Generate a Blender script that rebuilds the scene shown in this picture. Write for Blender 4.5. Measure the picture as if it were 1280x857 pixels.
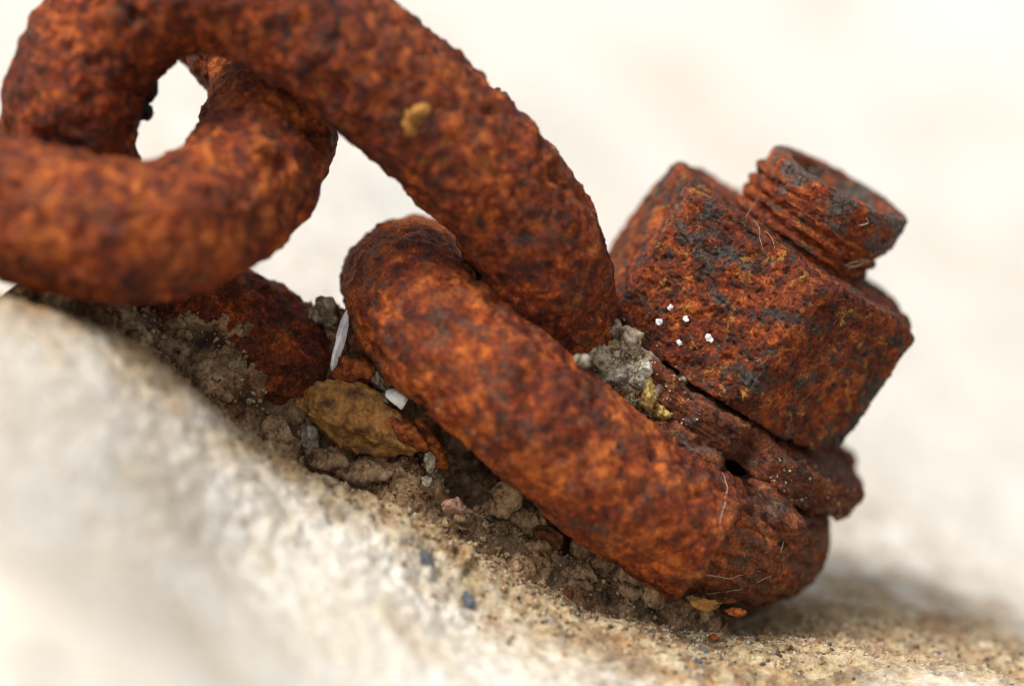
import bpy, bmesh, math
import numpy as np
from mathutils import Matrix, Vector

for _o in list(bpy.data.objects):
    bpy.data.objects.remove(_o)
scene = bpy.context.scene
MM = 0.001

# ------------------------------------------------------------------ camera, sky, sun, exposure
# All the geometry is laid out in a frame whose X runs right, Y into the distance and Z up as seen
# by the photographer; TILT then pitches that frame so that the camera looks down by 15 degrees.
PITCH = math.radians(15)
TILT = Matrix.Rotation(-PITCH, 4, 'X')
DIST = 375.0                                  # camera to the plane of focus, mm
PXMM = 9.5                                    # photograph pixels per mm on that plane

cam_d = bpy.data.cameras.new('camera')
cam = bpy.data.objects.new('camera', cam_d)
scene.collection.objects.link(cam)
cam_d.lens = 36.0 * DIST * PXMM / 1280.0
cam_d.sensor_width = 36.0
cam_d.clip_start = 0.01
cam_d.clip_end = 30.0
cam_d.dof.use_dof = True
cam_d.dof.focus_distance = DIST * MM - 0.002
cam_d.dof.aperture_fstop = 6.0
cam.matrix_world = TILT @ Matrix.Translation((0, -DIST * MM, 0)) @ Matrix.Rotation(math.pi / 2, 4, 'X')
scene.camera = cam

SUN_C = Vector((-0.37, -0.41, 0.83)).normalized()      # towards the light, in the photographer's frame
SUN_W = (TILT.to_3x3() @ SUN_C).normalized()
sun_el = math.asin(SUN_W.z)
sun_az = math.atan2(SUN_W.x, SUN_W.y)

world = bpy.data.worlds.new('World')
scene.world = world
world.use_nodes = True
wn, wl = world.node_tree.nodes, world.node_tree.links
wn.clear()
sky = wn.new('ShaderNodeTexSky')
sky.sky_type = 'NISHITA'
sky.sun_disc = False
sky.sun_elevation = sun_el
sky.sun_rotation = sun_az
sky.air_density = 1.0
sky.dust_density = 4.0
sky.ozone_density = 0.6
hsv = wn.new('ShaderNodeHueSaturation')       # a veiled, nearly white sky
hsv.inputs['Saturation'].default_value = 0.15
bg = wn.new('ShaderNodeBackground')
bg.inputs['Strength'].default_value = 0.105
wo = wn.new('ShaderNodeOutputWorld')
wl.new(sky.outputs[0], hsv.inputs['Color'])
wl.new(hsv.outputs[0], bg.inputs['Color'])
wl.new(bg.outputs[0], wo.inputs['Surface'])

sun_d = bpy.data.lights.new('sun', 'SUN')
sun_d.energy = 1.5
sun_d.angle = math.radians(20)
sun_d.color = (1.0, 0.97, 0.93)
sun = bpy.data.objects.new('sun', sun_d)
scene.collection.objects.link(sun)
sun.rotation_mode = 'QUATERNION'
sun.rotation_quaternion = SUN_W.to_track_quat('Z', 'Y')

scene.view_settings.view_transform = 'Standard'
scene.view_settings.look = 'None'
scene.view_settings.gamma = 1.0
scene.view_settings.use_curve_mapping = False
scene.view_settings.exposure = 0.95
scene.cycles.max_bounces = 6
scene.cycles.use_denoising = True
scene.cycles.filter_width = 1.1

# ------------------------------------------------------------------ helpers: points, frames, noise
def P(px, py, d):
    """point (mm) seen at photograph pixel (px, py), d mm beyond the plane of focus"""
    k = (DIST + d) / DIST / PXMM
    return np.array([(px - 640.0) * k, d, (428.5 - py) * k])

_t, _e = math.radians(32.0), math.radians(10.0)
N_ = np.array([math.cos(_e) * math.sin(_t), -math.sin(_e), math.cos(_e) * math.cos(_t)])   # out of the rock
U_ = np.array([math.cos(_t), 0.0, -math.sin(_t)])                                            # down the slope
V_ = np.cross(N_, U_)                                                                        # away
F3 = np.stack([U_, V_, N_])           # rows


def _hash(ix, iy, iz, seed):
    h = (ix.astype(np.uint32) * np.uint32(374761393) + iy.astype(np.uint32) * np.uint32(668265263)
         + iz.astype(np.uint32) * np.uint32(2147483647) + np.uint32(seed * 977 + 13) * np.uint32(1274126177))
    h = (h ^ (h >> np.uint32(13))) * np.uint32(1274126177)
    h = (h ^ (h >> np.uint32(16))) * np.uint32(2246822519)
    return h ^ (h >> np.uint32(15))


_G = np.random.RandomState(5).normal(size=(256, 3)).astype(np.float32)
_G /= np.linalg.norm(_G, axis=1, keepdims=True)


def noise(p, seed=0):
    p = p.astype(np.float32) + np.float32(seed * 17.31)
    i = np.floor(p).astype(np.int64)
    f = p - i
    w = f * f * f * (f * (f * 6 - 15) + 10)
    out = np.zeros(len(p), np.float32)
    for dx in (0, 1):
        for dy in (0, 1):
            for dz in (0, 1):
                g = _G[_hash(i[:, 0] + dx, i[:, 1] + dy, i[:, 2] + dz, seed) & np.uint32(255)]
                d = f - np.array([dx, dy, dz], np.float32)
                ww = ((w[:, 0] if dx else 1 - w[:, 0]) * (w[:, 1] if dy else 1 - w[:, 1])
                      * (w[:, 2] if dz else 1 - w[:, 2]))
                out += ww * (g * d).sum(1)
    return out * 1.6


def fbm(p, size, octaves=4, seed=0, gain=0.5):
    s, a, f = 0.0, 1.0, 1.0 / size
    for k in range(octaves):
        s = s + a * noise(p * f, seed + k * 7)
        a *= gain
        f *= 2.03
    return s


def ridged(p, size, octaves=3, seed=0):
    s, a, f = 0.0, 1.0, 1.0 / size
    for k in range(octaves):
        s = s + a * (1 - 2 * np.abs(noise(p * f, seed + k * 7)))
        a *= 0.5
        f *= 2.03
    return s


def cells(p, size, seed=0):
    """distance to the nearest and second nearest of scattered points, and the cell's own random number"""
    p = p.astype(np.float32) / size + seed * 3.7
    i = np.floor(p).astype(np.int64)
    d1 = np.full(len(p), 9.0, np.float32)
    d2 = d1.copy()
    cid = np.zeros(len(p), np.float32)
    for dx in (-1, 0, 1):
        for dy in (-1, 0, 1):
            for dz in (-1, 0, 1):
                c = i + np.array([dx, dy, dz])
                h = _hash(c[:, 0], c[:, 1], c[:, 2], seed)
                q = np.stack([(h & np.uint32(1023)), (h >> np.uint32(10)) & np.uint32(1023),
                              (h >> np.uint32(20)) & np.uint32(1023)], 1).astype(np.float32) / 1023.0
                d = np.sqrt(((c + q - p) ** 2).sum(1)).astype(np.float32)
                r = ((h >> np.uint32(5)) & np.uint32(255)).astype(np.float32) / 255.0
                m = d < d1
                d2 = np.where(m, d1, np.minimum(d2, d))
                cid = np.where(m, r, cid)
                d1 = np.where(m, d, d1)
    return d1, d2, cid


def sstep(a, b, x):
    t = np.clip((x - a) / (b - a), 0, 1)
    return t * t * (3 - 2 * t)


def rbf(ctrl, c=6.0, lam=0.02):
    """smooth sheet h(u, v) through control points given as (px, py, depth)"""
    q = np.array([P(*a) for a in ctrl]) @ F3.T
    xy, h = q[:, :2], q[:, 2]
    n = len(h)
    A = np.sqrt(((xy[:, None] - xy[None]) ** 2).sum(2) + c * c)
    M = np.zeros((n + 3, n + 3))
    M[:n, :n] = A - lam * np.eye(n)
    M[:n, n] = 1
    M[:n, n + 1:] = xy
    M[n, :n] = 1
    M[n + 1:, :n] = xy.T
    w = np.linalg.solve(M, np.concatenate([h, np.zeros(3)]))

    def f(u, v):
        s = w[n] + w[n + 1] * u + w[n + 2] * v
        for k in range(n):
            s = s + w[k] * np.sqrt((u - xy[k, 0]) ** 2 + (v - xy[k, 1]) ** 2 + c * c)
        return s
    return f


# ------------------------------------------------------------------ helpers: meshes and objects
def grid_faces(n, m, wrap_n=False, wrap_m=False):
    a = np.arange(n if wrap_n else n - 1)
    b = np.arange(m if wrap_m else m - 1)
    A, B = np.meshgrid(a, b, indexing='ij')
    A2, B2 = (A + 1) % n, (B + 1) % m
    return np.stack([A * m + B, A2 * m + B, A2 * m + B2, A * m + B2], -1).reshape(-1, 4)


def make_mesh(name, v, f, smooth=True):
    """v in mm"""
    me = bpy.data.meshes.new(name)
    f = np.asarray(f)
    k = f.shape[1]
    me.vertices.add(len(v))
    me.vertices.foreach_set('co', (np.asarray(v, np.float32) * MM).ravel())
    me.loops.add(f.size)
    me.loops.foreach_set('vertex_index', f.astype(np.int32).ravel())
    me.polygons.add(len(f))
    me.polygons.foreach_set('loop_start', np.arange(0, f.size, k, dtype=np.int32))
    me.polygons.foreach_set('loop_total', np.full(len(f), k, np.int32))
    me.update(calc_edges=True)
    if smooth:
        me.polygons.foreach_set('use_smooth', np.ones(len(f), bool))
    return me


def normals(v, f):
    v = np.asarray(v)
    a, b, c = v[f[:, 0]], v[f[:, 1]], v[f[:, 2]]
    fn = np.cross(b - a, c - a)
    if f.shape[1] == 4:
        fn = fn + np.cross(c - a, v[f[:, 3]] - a)
    n = np.zeros_like(v)
    for k in range(f.shape[1]):
        for j in range(3):
            n[:, j] += np.bincount(f[:, k], weights=fn[:, j], minlength=len(v))
    return n / (np.linalg.norm(n, axis=1, keepdims=True) + 1e-12)


def attr(me, name, vals):
    a = me.attributes.new(name, 'FLOAT', 'POINT')
    a.data.foreach_set('value', np.asarray(vals, np.float32))


TOP = []


def obj(name, me, mat, parent=None, loc=(0, 0, 0), rot=None, label=None, cat=None, group=None, kind=None):
    o = bpy.data.objects.new(name, me)
    scene.collection.objects.link(o)
    if me is not None and mat is not None and not me.materials:
        me.materials.append(mat)
    M = Matrix.Translation(Vector([c * MM for c in loc]))
    if rot is not None:
        M = M @ rot.to_4x4()
    o.matrix_basis = M
    if parent is not None:
        o.parent = parent
    else:
        TOP.append(o)
    for k, val in (('label', label), ('category', cat), ('group', group), ('kind', kind)):
        if val:
            o[k] = val
    return o


# ------------------------------------------------------------------ helpers: materials
class NT:
    def __init__(self, name):
        self.m = bpy.data.materials.new(name)
        self.m.use_nodes = True
        self.t = self.m.node_tree
        self.t.nodes.clear()
        self.out = self.t.nodes.new('ShaderNodeOutputMaterial')
        self.b = self.t.nodes.new('ShaderNodeBsdfPrincipled')
        self.t.links.new(self.b.outputs[0], self.out.inputs[0])
        tc = self.t.nodes.new('ShaderNodeTexCoord')
        mp = self.t.nodes.new('ShaderNodeMapping')
        mp.inputs['Scale'].default_value = (1000, 1000, 1000)
        self.t.links.new(tc.outputs['Object'], mp.inputs['Vector'])
        self.co = mp.outputs[0]

    def put(self, sock, val):
        if hasattr(val, 'is_linked'):
            self.t.links.new(val, sock)
        else:
            sock.default_value = val

    def shift(self, off, scale=(1, 1, 1)):
        mp = self.t.nodes.new('ShaderNodeMapping')
        mp.inputs['Location'].default_value = off
        mp.inputs['Scale'].default_value = scale
        self.t.links.new(self.co, mp.inputs['Vector'])
        return mp.outputs[0]

    def noise(self, size, detail=5, rough=0.55, dist=0.0, off=(0, 0, 0), stretch=(1, 1, 1)):
        n = self.t.nodes.new('ShaderNodeTexNoise')
        n.inputs['Scale'].default_value = 1.0 / size
        n.inputs['Detail'].default_value = detail
        n.inputs['Roughness'].default_value = rough
        n.inputs['Distortion'].default_value = dist
        self.t.links.new(self.shift(off, stretch), n.inputs['Vector'])
        return n.outputs['Fac']

    def voro(self, size, feature='F1', off=(0, 0, 0), out='Distance', rnd=1.0):
        n = self.t.nodes.new('ShaderNodeTexVoronoi')
        n.feature = feature
        n.inputs['Scale'].default_value = 1.0 / size
        n.inputs['Randomness'].default_value = rnd
        self.t.links.new(self.shift(off), n.inputs['Vector'])
        return n.outputs[out]

    def ramp(self, fac, stops, interp='LINEAR'):
        r = self.t.nodes.new('ShaderNodeValToRGB')
        r.color_ramp.interpolation = interp
        el = r.color_ramp.elements
        while len(el) < len(stops):
            el.new(0.5)
        for e, (p, c) in zip(el, stops):
            e.position = p
            e.color = (*c, 1) if not isinstance(c, (int, float)) else (c, c, c, 1)
        self.put(r.inputs[0], fac)
        return r.outputs[0]

    def mix(self, fac, a, b, blend='MIX'):
        n = self.t.nodes.new('ShaderNodeMix')
        n.data_type = 'RGBA'
        n.blend_type = blend
        self.put(n.inputs[0], fac)
        for s, v in ((n.inputs[6], a), (n.inputs[7], b)):
            if isinstance(v, tuple) and len(v) == 3:
                v = (*v, 1)
            self.put(s, v)
        return n.outputs[2]

    def math(self, op, a, b=0.0, clamp=False):
        n = self.t.nodes.new('ShaderNodeMath')
        n.operation = op
        n.use_clamp = clamp
        self.put(n.inputs[0], a)
        self.put(n.inputs[1], b)
        return n.outputs[0]

    def attr(self, name):
        n = self.t.nodes.new('ShaderNodeAttribute')
        n.attribute_name = name
        return n.outputs['Fac']

    def bump(self, height, dist, strength=1.0, prev=None):
        n = self.t.nodes.new('ShaderNodeBump')
        n.inputs['Strength'].default_value = strength
        n.inputs['Distance'].default_value = dist * MM
        self.put(n.inputs['Height'], height)
        if prev is not None:
            self.t.links.new(prev, n.inputs['Normal'])
        return n.outputs[0]

    def finish(self, color, rough=0.8, normal=None, spec=0.3):
        self.put(self.b.inputs['Base Color'], (*color, 1) if isinstance(color, tuple) else color)
        self.put(self.b.inputs['Roughness'], rough)
        self.b.inputs['Specular IOR Level'].default_value = spec
        if normal is not None:
            self.t.links.new(normal, self.b.inputs['Normal'])
        return self.m


def rust(name, size=5.0, off=(0, 0, 0), dark=(0.020, 0.007, 0.004), mid=(0.105, 0.0175, 0.0050),
         orange=(0.245, 0.040, 0.0062), pale=(0.52, 0.138, 0.025), grey=0.3, grey_col=(0.045, 0.040, 0.034),
         ochre=0.2, fine=1.0, plum=0.35, stretch=(1, 1, 1), warm=0.0, rough=0.68, lime=0.0, gt=0.545, dusty=False):
    t = NT(name)
    big = t.noise(size, 7, 0.60, 0.5, off, stretch)
    med = t.noise(size * 0.42, 6, 0.62, 0.3, (off[0] + 31, 7, off[2]), stretch)
    both = t.math('ADD', t.math('MULTIPLY', big, 0.45), t.math('MULTIPLY', med, 0.55))
    wide = t.noise(size * 4.2, 3, 0.55, 0.6, (off[0] - 14, 3, 27))           # powdery zones and tight dark zones
    both = t.math('ADD', both, t.math('MULTIPLY', t.math('SUBTRACT', wide, 0.5), 0.28))
    col = t.ramp(both, [(0.36 - warm, dark), (0.445 - warm, mid), (0.525 - warm, orange), (0.62 - warm, pale)])
    pw = t.ramp(t.noise(size * 2.3, 6, 0.66, 0.8, (off[0] + 55, -8, 41)), [(0.55, 0.0), (0.66, 0.6)])
    col = t.mix(pw, col, t.ramp(t.noise(1.1, 6, 0.7, 0.3, off), [(0.35, (0.11, 0.022, 0.006)), (0.55, (0.23, 0.052, 0.010)), (0.7, (0.40, 0.13, 0.028))]))
    # plum brown, tight old rust in wide areas
    pm = t.ramp(t.noise(size * 1.7, 5, 0.62, 0.4, (off[0] + 80, 12, 3)), [(0.46, 0.0), (0.58, plum * 1.5)])
    col = t.mix(pm, col, t.ramp(med, [(0.35, (0.018, 0.006, 0.005)), (0.55, (0.085, 0.018, 0.010)), (0.7, (0.17, 0.042, 0.022))]))
    # ochre bloom
    om = t.ramp(t.noise(size * 0.7, 7, 0.7, 0.8, (off[0] - 40, 50, 9), stretch), [(0.57, 0.0), (0.64, ochre)])
    col = t.mix(om, col, (0.46, 0.22, 0.045))
    # bare grey-black scale
    gm = t.ramp(t.noise(size * 0.9, 8, 0.68, 0.6, (off[0] + 11, -60, 22), stretch), [(gt, 0.0), (gt + 0.055, grey)])
    col = t.mix(gm, col, t.ramp(t.noise(0.7, 5, 0.7, 0, off), [(0.35, (0.012, 0.011, 0.010)), (0.65, tuple(2.2 * c for c in grey_col))]))
    if lime:
        lm = t.ramp(t.noise(size * 0.9, 8, 0.75, 0.6, (off[0] + 61, 30, -22)), [(0.66, 0.0), (0.72, lime)])
        col = t.mix(lm, col, (0.50, 0.46, 0.38))
    # fine grain
    fn = t.noise(0.36, 6, 0.75, 0.3, off)
    col = t.mix(0.9, col, t.ramp(fn, [(0.32, (0.14, 0.11, 0.10)), (0.48, (0.9, 0.9, 0.9)), (0.58, (1.5, 1.4, 1.3)), (0.70, (3.0, 2.7, 2.3))]), 'MULTIPLY')
    fk = t.ramp(t.noise(1.3, 5, 0.65, 0.4, (off[0] + 7, -20, 5)), [(0.60, 0.0), (0.68, 0.75)])
    col = t.mix(fk, col, (0.42, 0.105, 0.014))
    sp = t.ramp(t.voro(0.55, off=off), [(0.0, 1.0), (0.16, 0.0)])
    spm = t.math('MULTIPLY', sp, t.ramp(t.noise(size, 3, 0.5, 0, (5, off[0], 90)), [(0.55, 0.0), (0.68, 0.55)]))
    col = t.mix(spm, col, (0.62, 0.33, 0.12))
    if dusty:          # clay dust dried onto the foot of the link
        dm = t.math('MULTIPLY', t.attr('dust'), t.ramp(t.noise(2.4, 7, 0.7, 0.5, (off[0], 44, 1)), [(0.36, 0.0), (0.56, 0.8)]))
        col = t.mix(dm, col, t.ramp(fn, [(0.35, (0.035, 0.018, 0.010)), (0.55, (0.105, 0.055, 0.030)), (0.7, (0.26, 0.17, 0.10))]))
    n = t.bump(med, 0.7, 0.6)
    n = t.bump(t.noise(0.9, 6, 0.7, 0.3, off, stretch), 0.45 * fine, 0.9, n)
    n = t.bump(fn, 0.2 * fine, 0.9, n)
    return t.finish(col, t.ramp(med, [(0.35, rough - 0.14), (0.65, rough + 0.16)]), n, 0.26)


M_LINK = rust('rust_link', 3.2, (3, 1, 8), grey=0.3, plum=0.4, ochre=0.25, dusty=True)
M_LINK_NEAR = rust('rust_link_near', 3.6, (43, 9, 2), grey=0.2, plum=0.4, ochre=0.3, warm=0.02)
M_LOOP = rust('rust_loop', 3.6, (13, 71, 4), grey=0.45, plum=0.4, ochre=0.15, warm=0.02, grey_col=(0.06, 0.055, 0.045), dusty=True)
M_NUT = rust('rust_nut', 4.0, (21, 14, 33), mid=(0.085, 0.021, 0.008), grey=0.95, ochre=0.85, plum=0.3, fine=1.5, rough=0.58, lime=0.7, gt=0.522)
M_STUD = rust('rust_thread', 3.6, (2, 34, 13), grey=0.8, ochre=0.4, plum=0.2, fine=1.2, stretch=(1, 1, 2.6),
              warm=0.02)
M_TIP = rust('rust_tip', 4.5, (7, 4, 55), grey=0.95, ochre=0.3, plum=0.3, fine=1.2, grey_col=(0.075, 0.06, 0.048), gt=0.47)
M_WASHER = rust('rust_washer', 4.0, (70, 3, 1), mid=(0.10, 0.025, 0.010), orange=(0.15, 0.042, 0.015), pale=(0.27, 0.10, 0.04), grey=0.6, lime=0.5,
                ochre=0.25, plum=0.6, grey_col=(0.07, 0.06, 0.05))


def simple(name, stops, size=2.0, fine=0.4, bump=0.25, rough=0.85, off=(0, 0, 0), speck=None):
    t = NT(name)
    a = t.noise(size, 7, 0.62, 0.3, off)
    col = t.ramp(a, stops)
    f = t.noise(fine, 6, 0.7, 0, off)
    col = t.mix(0.6, col, t.ramp(f, [(0.32, (0.25, 0.22, 0.20)), (0.5, (1, 1, 1)), (0.68, (1.7, 1.62, 1.5))]), 'MULTIPLY')
    if speck:
        s = t.ramp(t.voro(0.6, off=off), [(0.0, 1.0), (0.22, 0.0)])
        col = t.mix(t.math('MULTIPLY', s, speck[1]), col, speck[0])
    n = t.bump(a, bump * 2, 0.7)
    n = t.bump(f, bump, 0.9, n)
    return t.finish(col, rough, n, 0.3)


M_OCHRE = simple('ochre_rust', [(0.34, (0.07, 0.028, 0.009)), (0.45, (0.21, 0.095, 0.024)), (0.54, (0.36, 0.18, 0.045)),
                                (0.66, (0.34, 0.11, 0.020))], 2.6, 0.5, 0.25, 0.6)
M_TAN = simple('tan_clay', [(0.34, (0.05, 0.03, 0.017)), (0.45, (0.31, 0.19, 0.095)), (0.55, (0.46, 0.305, 0.16)), (0.68, (0.54, 0.39, 0.22))], 1.8)
M_TAN2 = simple('brown_clay', [(0.34, (0.03, 0.019, 0.012)), (0.45, (0.19, 0.112, 0.058)), (0.55, (0.32, 0.20, 0.105)), (0.68, (0.42, 0.285, 0.16))], 1.8)
M_GREY = simple('grey_grit', [(0.34, (0.13, 0.10, 0.07)), (0.5, (0.31, 0.26, 0.19)), (0.66, (0.46, 0.41, 0.32))], 1.2)
M_MORTAR = simple('grey_mortar', [(0.34, (0.11, 0.066, 0.034)), (0.45, (0.31, 0.225, 0.14)), (0.54, (0.47, 0.375, 0.26)), (0.68, (0.60, 0.52, 0.40))], 1.3,
                  speck=((0.7, 0.66, 0.58), 0.5))
M_SHELL = simple('white_shell', [(0.3, (0.80, 0.81, 0.83)), (0.6, (0.86, 0.87, 0.89))], 1.8, 3.0, 0.05, 0.35)
M_WHITE = simple('white_lime', [(0.36, (0.34, 0.29, 0.21)), (0.48, (0.58, 0.53, 0.43)), (0.62, (0.72, 0.68, 0.58))], 1.2, 0.4, 0.2)
M_YELLOW = simple('yellow_crumb', [(0.3, (0.34, 0.21, 0.05)), (0.6, (0.58, 0.40, 0.13))], 1.2)
M_SCAB = simple('orange_rust', [(0.34, (0.05, 0.014, 0.006)), (0.46, (0.20, 0.045, 0.009)), (0.56, (0.36, 0.09, 0.016)), (0.68, (0.44, 0.15, 0.03))], 1.6)
M_BROWN = simple('brown_rust', [(0.3, (0.05, 0.018, 0.009)), (0.5, (0.14, 0.048, 0.018)), (0.7, (0.24, 0.085, 0.03))], 1.6)
M_PINK = simple('pinkish_stone', [(0.3, (0.26, 0.13, 0.09)), (0.6, (0.42, 0.25, 0.17))], 1.5)
M_SLATE = simple('dark_pebble', [(0.3, (0.07, 0.08, 0.09)), (0.6, (0.15, 0.165, 0.185))], 1.5)
M_BLACK = simple('black_scale', [(0.3, (0.008, 0.008, 0.009)), (0.6, (0.02, 0.02, 0.022))], 1.5, rough=0.45)
M_DARK = simple('dark_sand', [(0.3, (0.05, 0.045, 0.038)), (0.6, (0.14, 0.12, 0.095))], 1.2)
M_GOLD = simple('golden_rust', [(0.34, (0.10, 0.03, 0.008)), (0.48, (0.36, 0.15, 0.03)), (0.62, (0.52, 0.26, 0.06))], 1.2)
M_CREAM = simple('cream_grit', [(0.34, (0.36, 0.27, 0.16)), (0.5, (0.60, 0.50, 0.35)), (0.66, (0.72, 0.64, 0.50))], 1.2)
M_SAND = simple('sand', [(0.3, (0.40, 0.33, 0.22)), (0.6, (0.62, 0.55, 0.42))], 1.2)
M_FIBRE = simple('dry_fibre', [(0.3, (0.30, 0.22, 0.13)), (0.6, (0.50, 0.40, 0.27))], 1.5, bump=0.03)


def dirt_material():
    t = NT('crevice_dirt')
    a = t.noise(5.0, 7, 0.65, 0.4)
    col = t.ramp(a, [(0.32, (0.03, 0.02, 0.014)), (0.42, (0.15, 0.095, 0.053)), (0.51, (0.34, 0.23, 0.132)),
                     (0.66, (0.48, 0.36, 0.225))])
    cl = t.attr('clod')
    col = t.mix(0.7, col, t.ramp(cl, [(0.2, (0.45, 0.42, 0.40)), (0.45, (0.9, 0.88, 0.85)), (0.65, (1.5, 1.35, 1.15)), (0.8, (1.0, 0.75, 0.6))]), 'MULTIPLY')
    red = t.ramp(t.noise(7.0, 5, 0.6, 0.3, (40, 0, 7)), [(0.50, 0.0), (0.64, 0.65)])
    col = t.mix(red, col, (0.10, 0.032, 0.014))
    f = t.noise(0.55, 6, 0.7)
    col = t.mix(0.8, col, t.ramp(f, [(0.28, (0.25, 0.24, 0.22)), (0.5, (1, 1, 1)), (0.72, (2.0, 1.95, 1.85))]), 'MULTIPLY')
    s = t.math('MULTIPLY', t.ramp(t.voro(0.8), [(0.0, 1.0), (0.2, 0.0)]), t.ramp(t.voro(0.8, out='Color'), [(0.45, 0.0), (0.55, 0.8)]))
    col = t.mix(s, col, (0.42, 0.38, 0.30))
    n = t.bump(t.noise(1.3, 6, 0.7), 0.6, 0.9)
    n = t.bump(f, 0.3, 0.9, n)
    return t.finish(col, 0.9, n, 0.2)


def rock_material():
    t = NT('pale_rock')
    a = t.noise(13.0, 8, 0.6, 0.3)
    col = t.ramp(a, [(0.30, (0.56, 0.47, 0.34)), (0.44, (0.71, 0.63, 0.505)), (0.58, (0.77, 0.73, 0.65)), (0.75, (0.70, 0.60, 0.45))])
    b = t.noise(3.2, 7, 0.66, 0.2, (9, 4, 1))
    col = t.mix(0.38, col, t.ramp(b, [(0.28, (0.46, 0.38, 0.27)), (0.42, (0.67, 0.62, 0.53)), (0.58, (0.78, 0.76, 0.71)), (0.74, (0.72, 0.64, 0.50))]))
    oc = t.ramp(t.noise(7.0, 6, 0.68, 0.5, (-31, 5, 14)), [(0.54, 0.0), (0.64, 0.55)])
    col = t.mix(oc, col, (0.62, 0.49, 0.31))
    gy = t.ramp(t.noise(4.4, 6, 0.68, 0.5, (-11, 45, 4)), [(0.60, 0.0), (0.66, 0.5)])
    col = t.mix(gy, col, (0.34, 0.31, 0.27))
    # rust water has soaked into the rock beside the iron
    st = t.attr('stain')
    sc = t.ramp(t.noise(4.0, 7, 0.68, 0.4, (21, 3, 8)), [(0.32, (0.09, 0.055, 0.03)), (0.43, (0.25, 0.165, 0.08)),
                                                        (0.53, (0.45, 0.33, 0.17)), (0.66, (0.64, 0.54, 0.37))])
    sc = t.mix(t.ramp(t.noise(6.5, 6, 0.66, 0.5, (71, 3, 18)), [(0.50, 0.0), (0.62, 0.75)]), sc, (0.40, 0.19, 0.065))
    sc = t.mix(t.ramp(t.noise(8.5, 6, 0.66, 0.5, (11, 33, 8)), [(0.56, 0.0), (0.66, 0.5)]), sc, (0.14, 0.10, 0.065))
    sm = t.ramp(t.math('ADD', st, t.math('MULTIPLY', t.math('SUBTRACT', t.noise(5.0, 6, 0.65, 0.4, (2, 60, 5)), 0.5), 1.6)),
                [(0.18, 0.0), (0.80, 0.92)])
    col = t.mix(sm, col, sc)
    # sand grains of several minerals
    g1 = t.voro(0.75, out='Color')
    far = t.ramp(t.noise(48.0, 4, 0.55, 0.5, (17, 8, 0)), [(0.52, 0.0), (0.66, 0.55)])
    btone = t.attr('back_tone')
    col = t.mix(t.math('MULTIPLY', btone, 0.7), col, (0.61, 0.585, 0.54))  # darker neutral tint painted in so the sunlit back rock does not clip
    col = t.mix(t.math('MULTIPLY', far, t.math('ADD', t.math('MULTIPLY', btone, 0.7), 0.25), True), col, (0.56, 0.50, 0.41))
    col = t.mix(t.math('ADD', 0.16, t.math('MULTIPLY', st, 0.6), True), col, t.ramp(g1, [(0.0, (0.30, 0.26, 0.2)), (0.18, (0.75, 0.7, 0.6)), (0.5, (1, 1, 1)), (0.8, (1.15, 1.08, 0.95)), (1.0, (1.25, 1.25, 1.25))], 'CONSTANT'), 'MULTIPLY')
    dk = t.math('MULTIPLY', t.ramp(t.voro(2.4, off=(4, 9, 2)), [(0.10, 1.0), (0.22, 0.0)]),
                t.ramp(t.voro(2.4, off=(4, 9, 2), out='Color'), [(0.86, 0.0), (0.87, 0.6)], 'CONSTANT'))
    col = t.mix(dk, col, (0.20, 0.17, 0.13))
    f = t.noise(0.45, 6, 0.7)
    col = t.mix(0.5, col, t.ramp(f, [(0.28, (0.5, 0.47, 0.42)), (0.5, (1, 1, 1)), (0.75, (1.25, 1.25, 1.25))]), 'MULTIPLY')
    n = t.bump(b, 0.7, 0.5)
    n = t.bump(t.voro(0.75), 0.35, 0.5, n)
    n = t.bump(f, 0.2, 0.7, n)
    return t.finish(col, 0.9, n, 0.2)


M_DIRT = dirt_material()
M_ROCK = rock_material()

# ------------------------------------------------------------------ the rock
CREST = [(-300, 290, -36), (-120, 340, -33), (0, 378, -28), (70, 402, -22), (130, 432, -18), (190, 470, -14), (235, 500, -12),
         (290, 545, -10), (350, 582, -8), (420, 614, -7), (520, 655, -6), (620, 706, -5), (700, 750, -5), (780, 776, -4),
         (860, 790, -2), (940, 797, 0)]
rock_ctrl = CREST + [
    # the face that falls towards the camera
    (0, 560, -70), (0, 720, -106), (0, 860, -138), (-300, 560, -104), (300, 700, -36), (300, 860, -76), (150, 620, -56),
    (600, 790, -18), (600, 860, -36), (780, 860, -20), (950, 860, -11), (1120, 860, -9), (1280, 880, -10),
    (1500, 960, -10), (640, 1040, -66), (0, 1120, -182), (1280, 1080, -42), (-400, 900, -130), (1700, 1200, -40),
    # the crevice floor behind the crest
    (0, 500, -8), (120, 520, -2), (230, 580, 6), (330, 640, 9), (450, 690, 10), (560, 740, 10), (650, 760, 9), (760, 790, 9),
    (860, 800, 10), (-200, 430, -8),
    # the rock that goes on behind the chain
    (100, 470, 30), (300, 520, 38), (500, 560, 42), (760, 660, 42), (980, 740, 36), (1040, 745, 32), (1100, 752, 34),
    (1180, 790, 22), (1280, 815, 18), (1060, 800, 8), (1180, 830, 4), (1500, 940, 20), (-200, 380, 30),
    (1160, 700, 70), (1280, 740, 70), (1100, 610, 105), (1280, 650, 130), (1500, 700, 130), (760, 480, 90), (440, 330, 85),
    (200, 300, 70), (-200, 220, 80), (1280, 480, 240), (1000, 400, 200), (640, 300, 170), (300, 160, 150), (0, 60, 150),
    (1280, 250, 420), (800, 120, 380), (300, -40, 330), (-300, -100, 300), (1280, 0, 640), (640, -200, 640), (-200, -350, 600),
    (1800, 100, 700), (1800, 560, 330), (1000, -450, 1000), (-300, -800, 1000), (2200, -200, 1100), (1400, -900, 1500),
]
rock_h = rbf(rock_ctrl, 5.0, 0.02)


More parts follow.
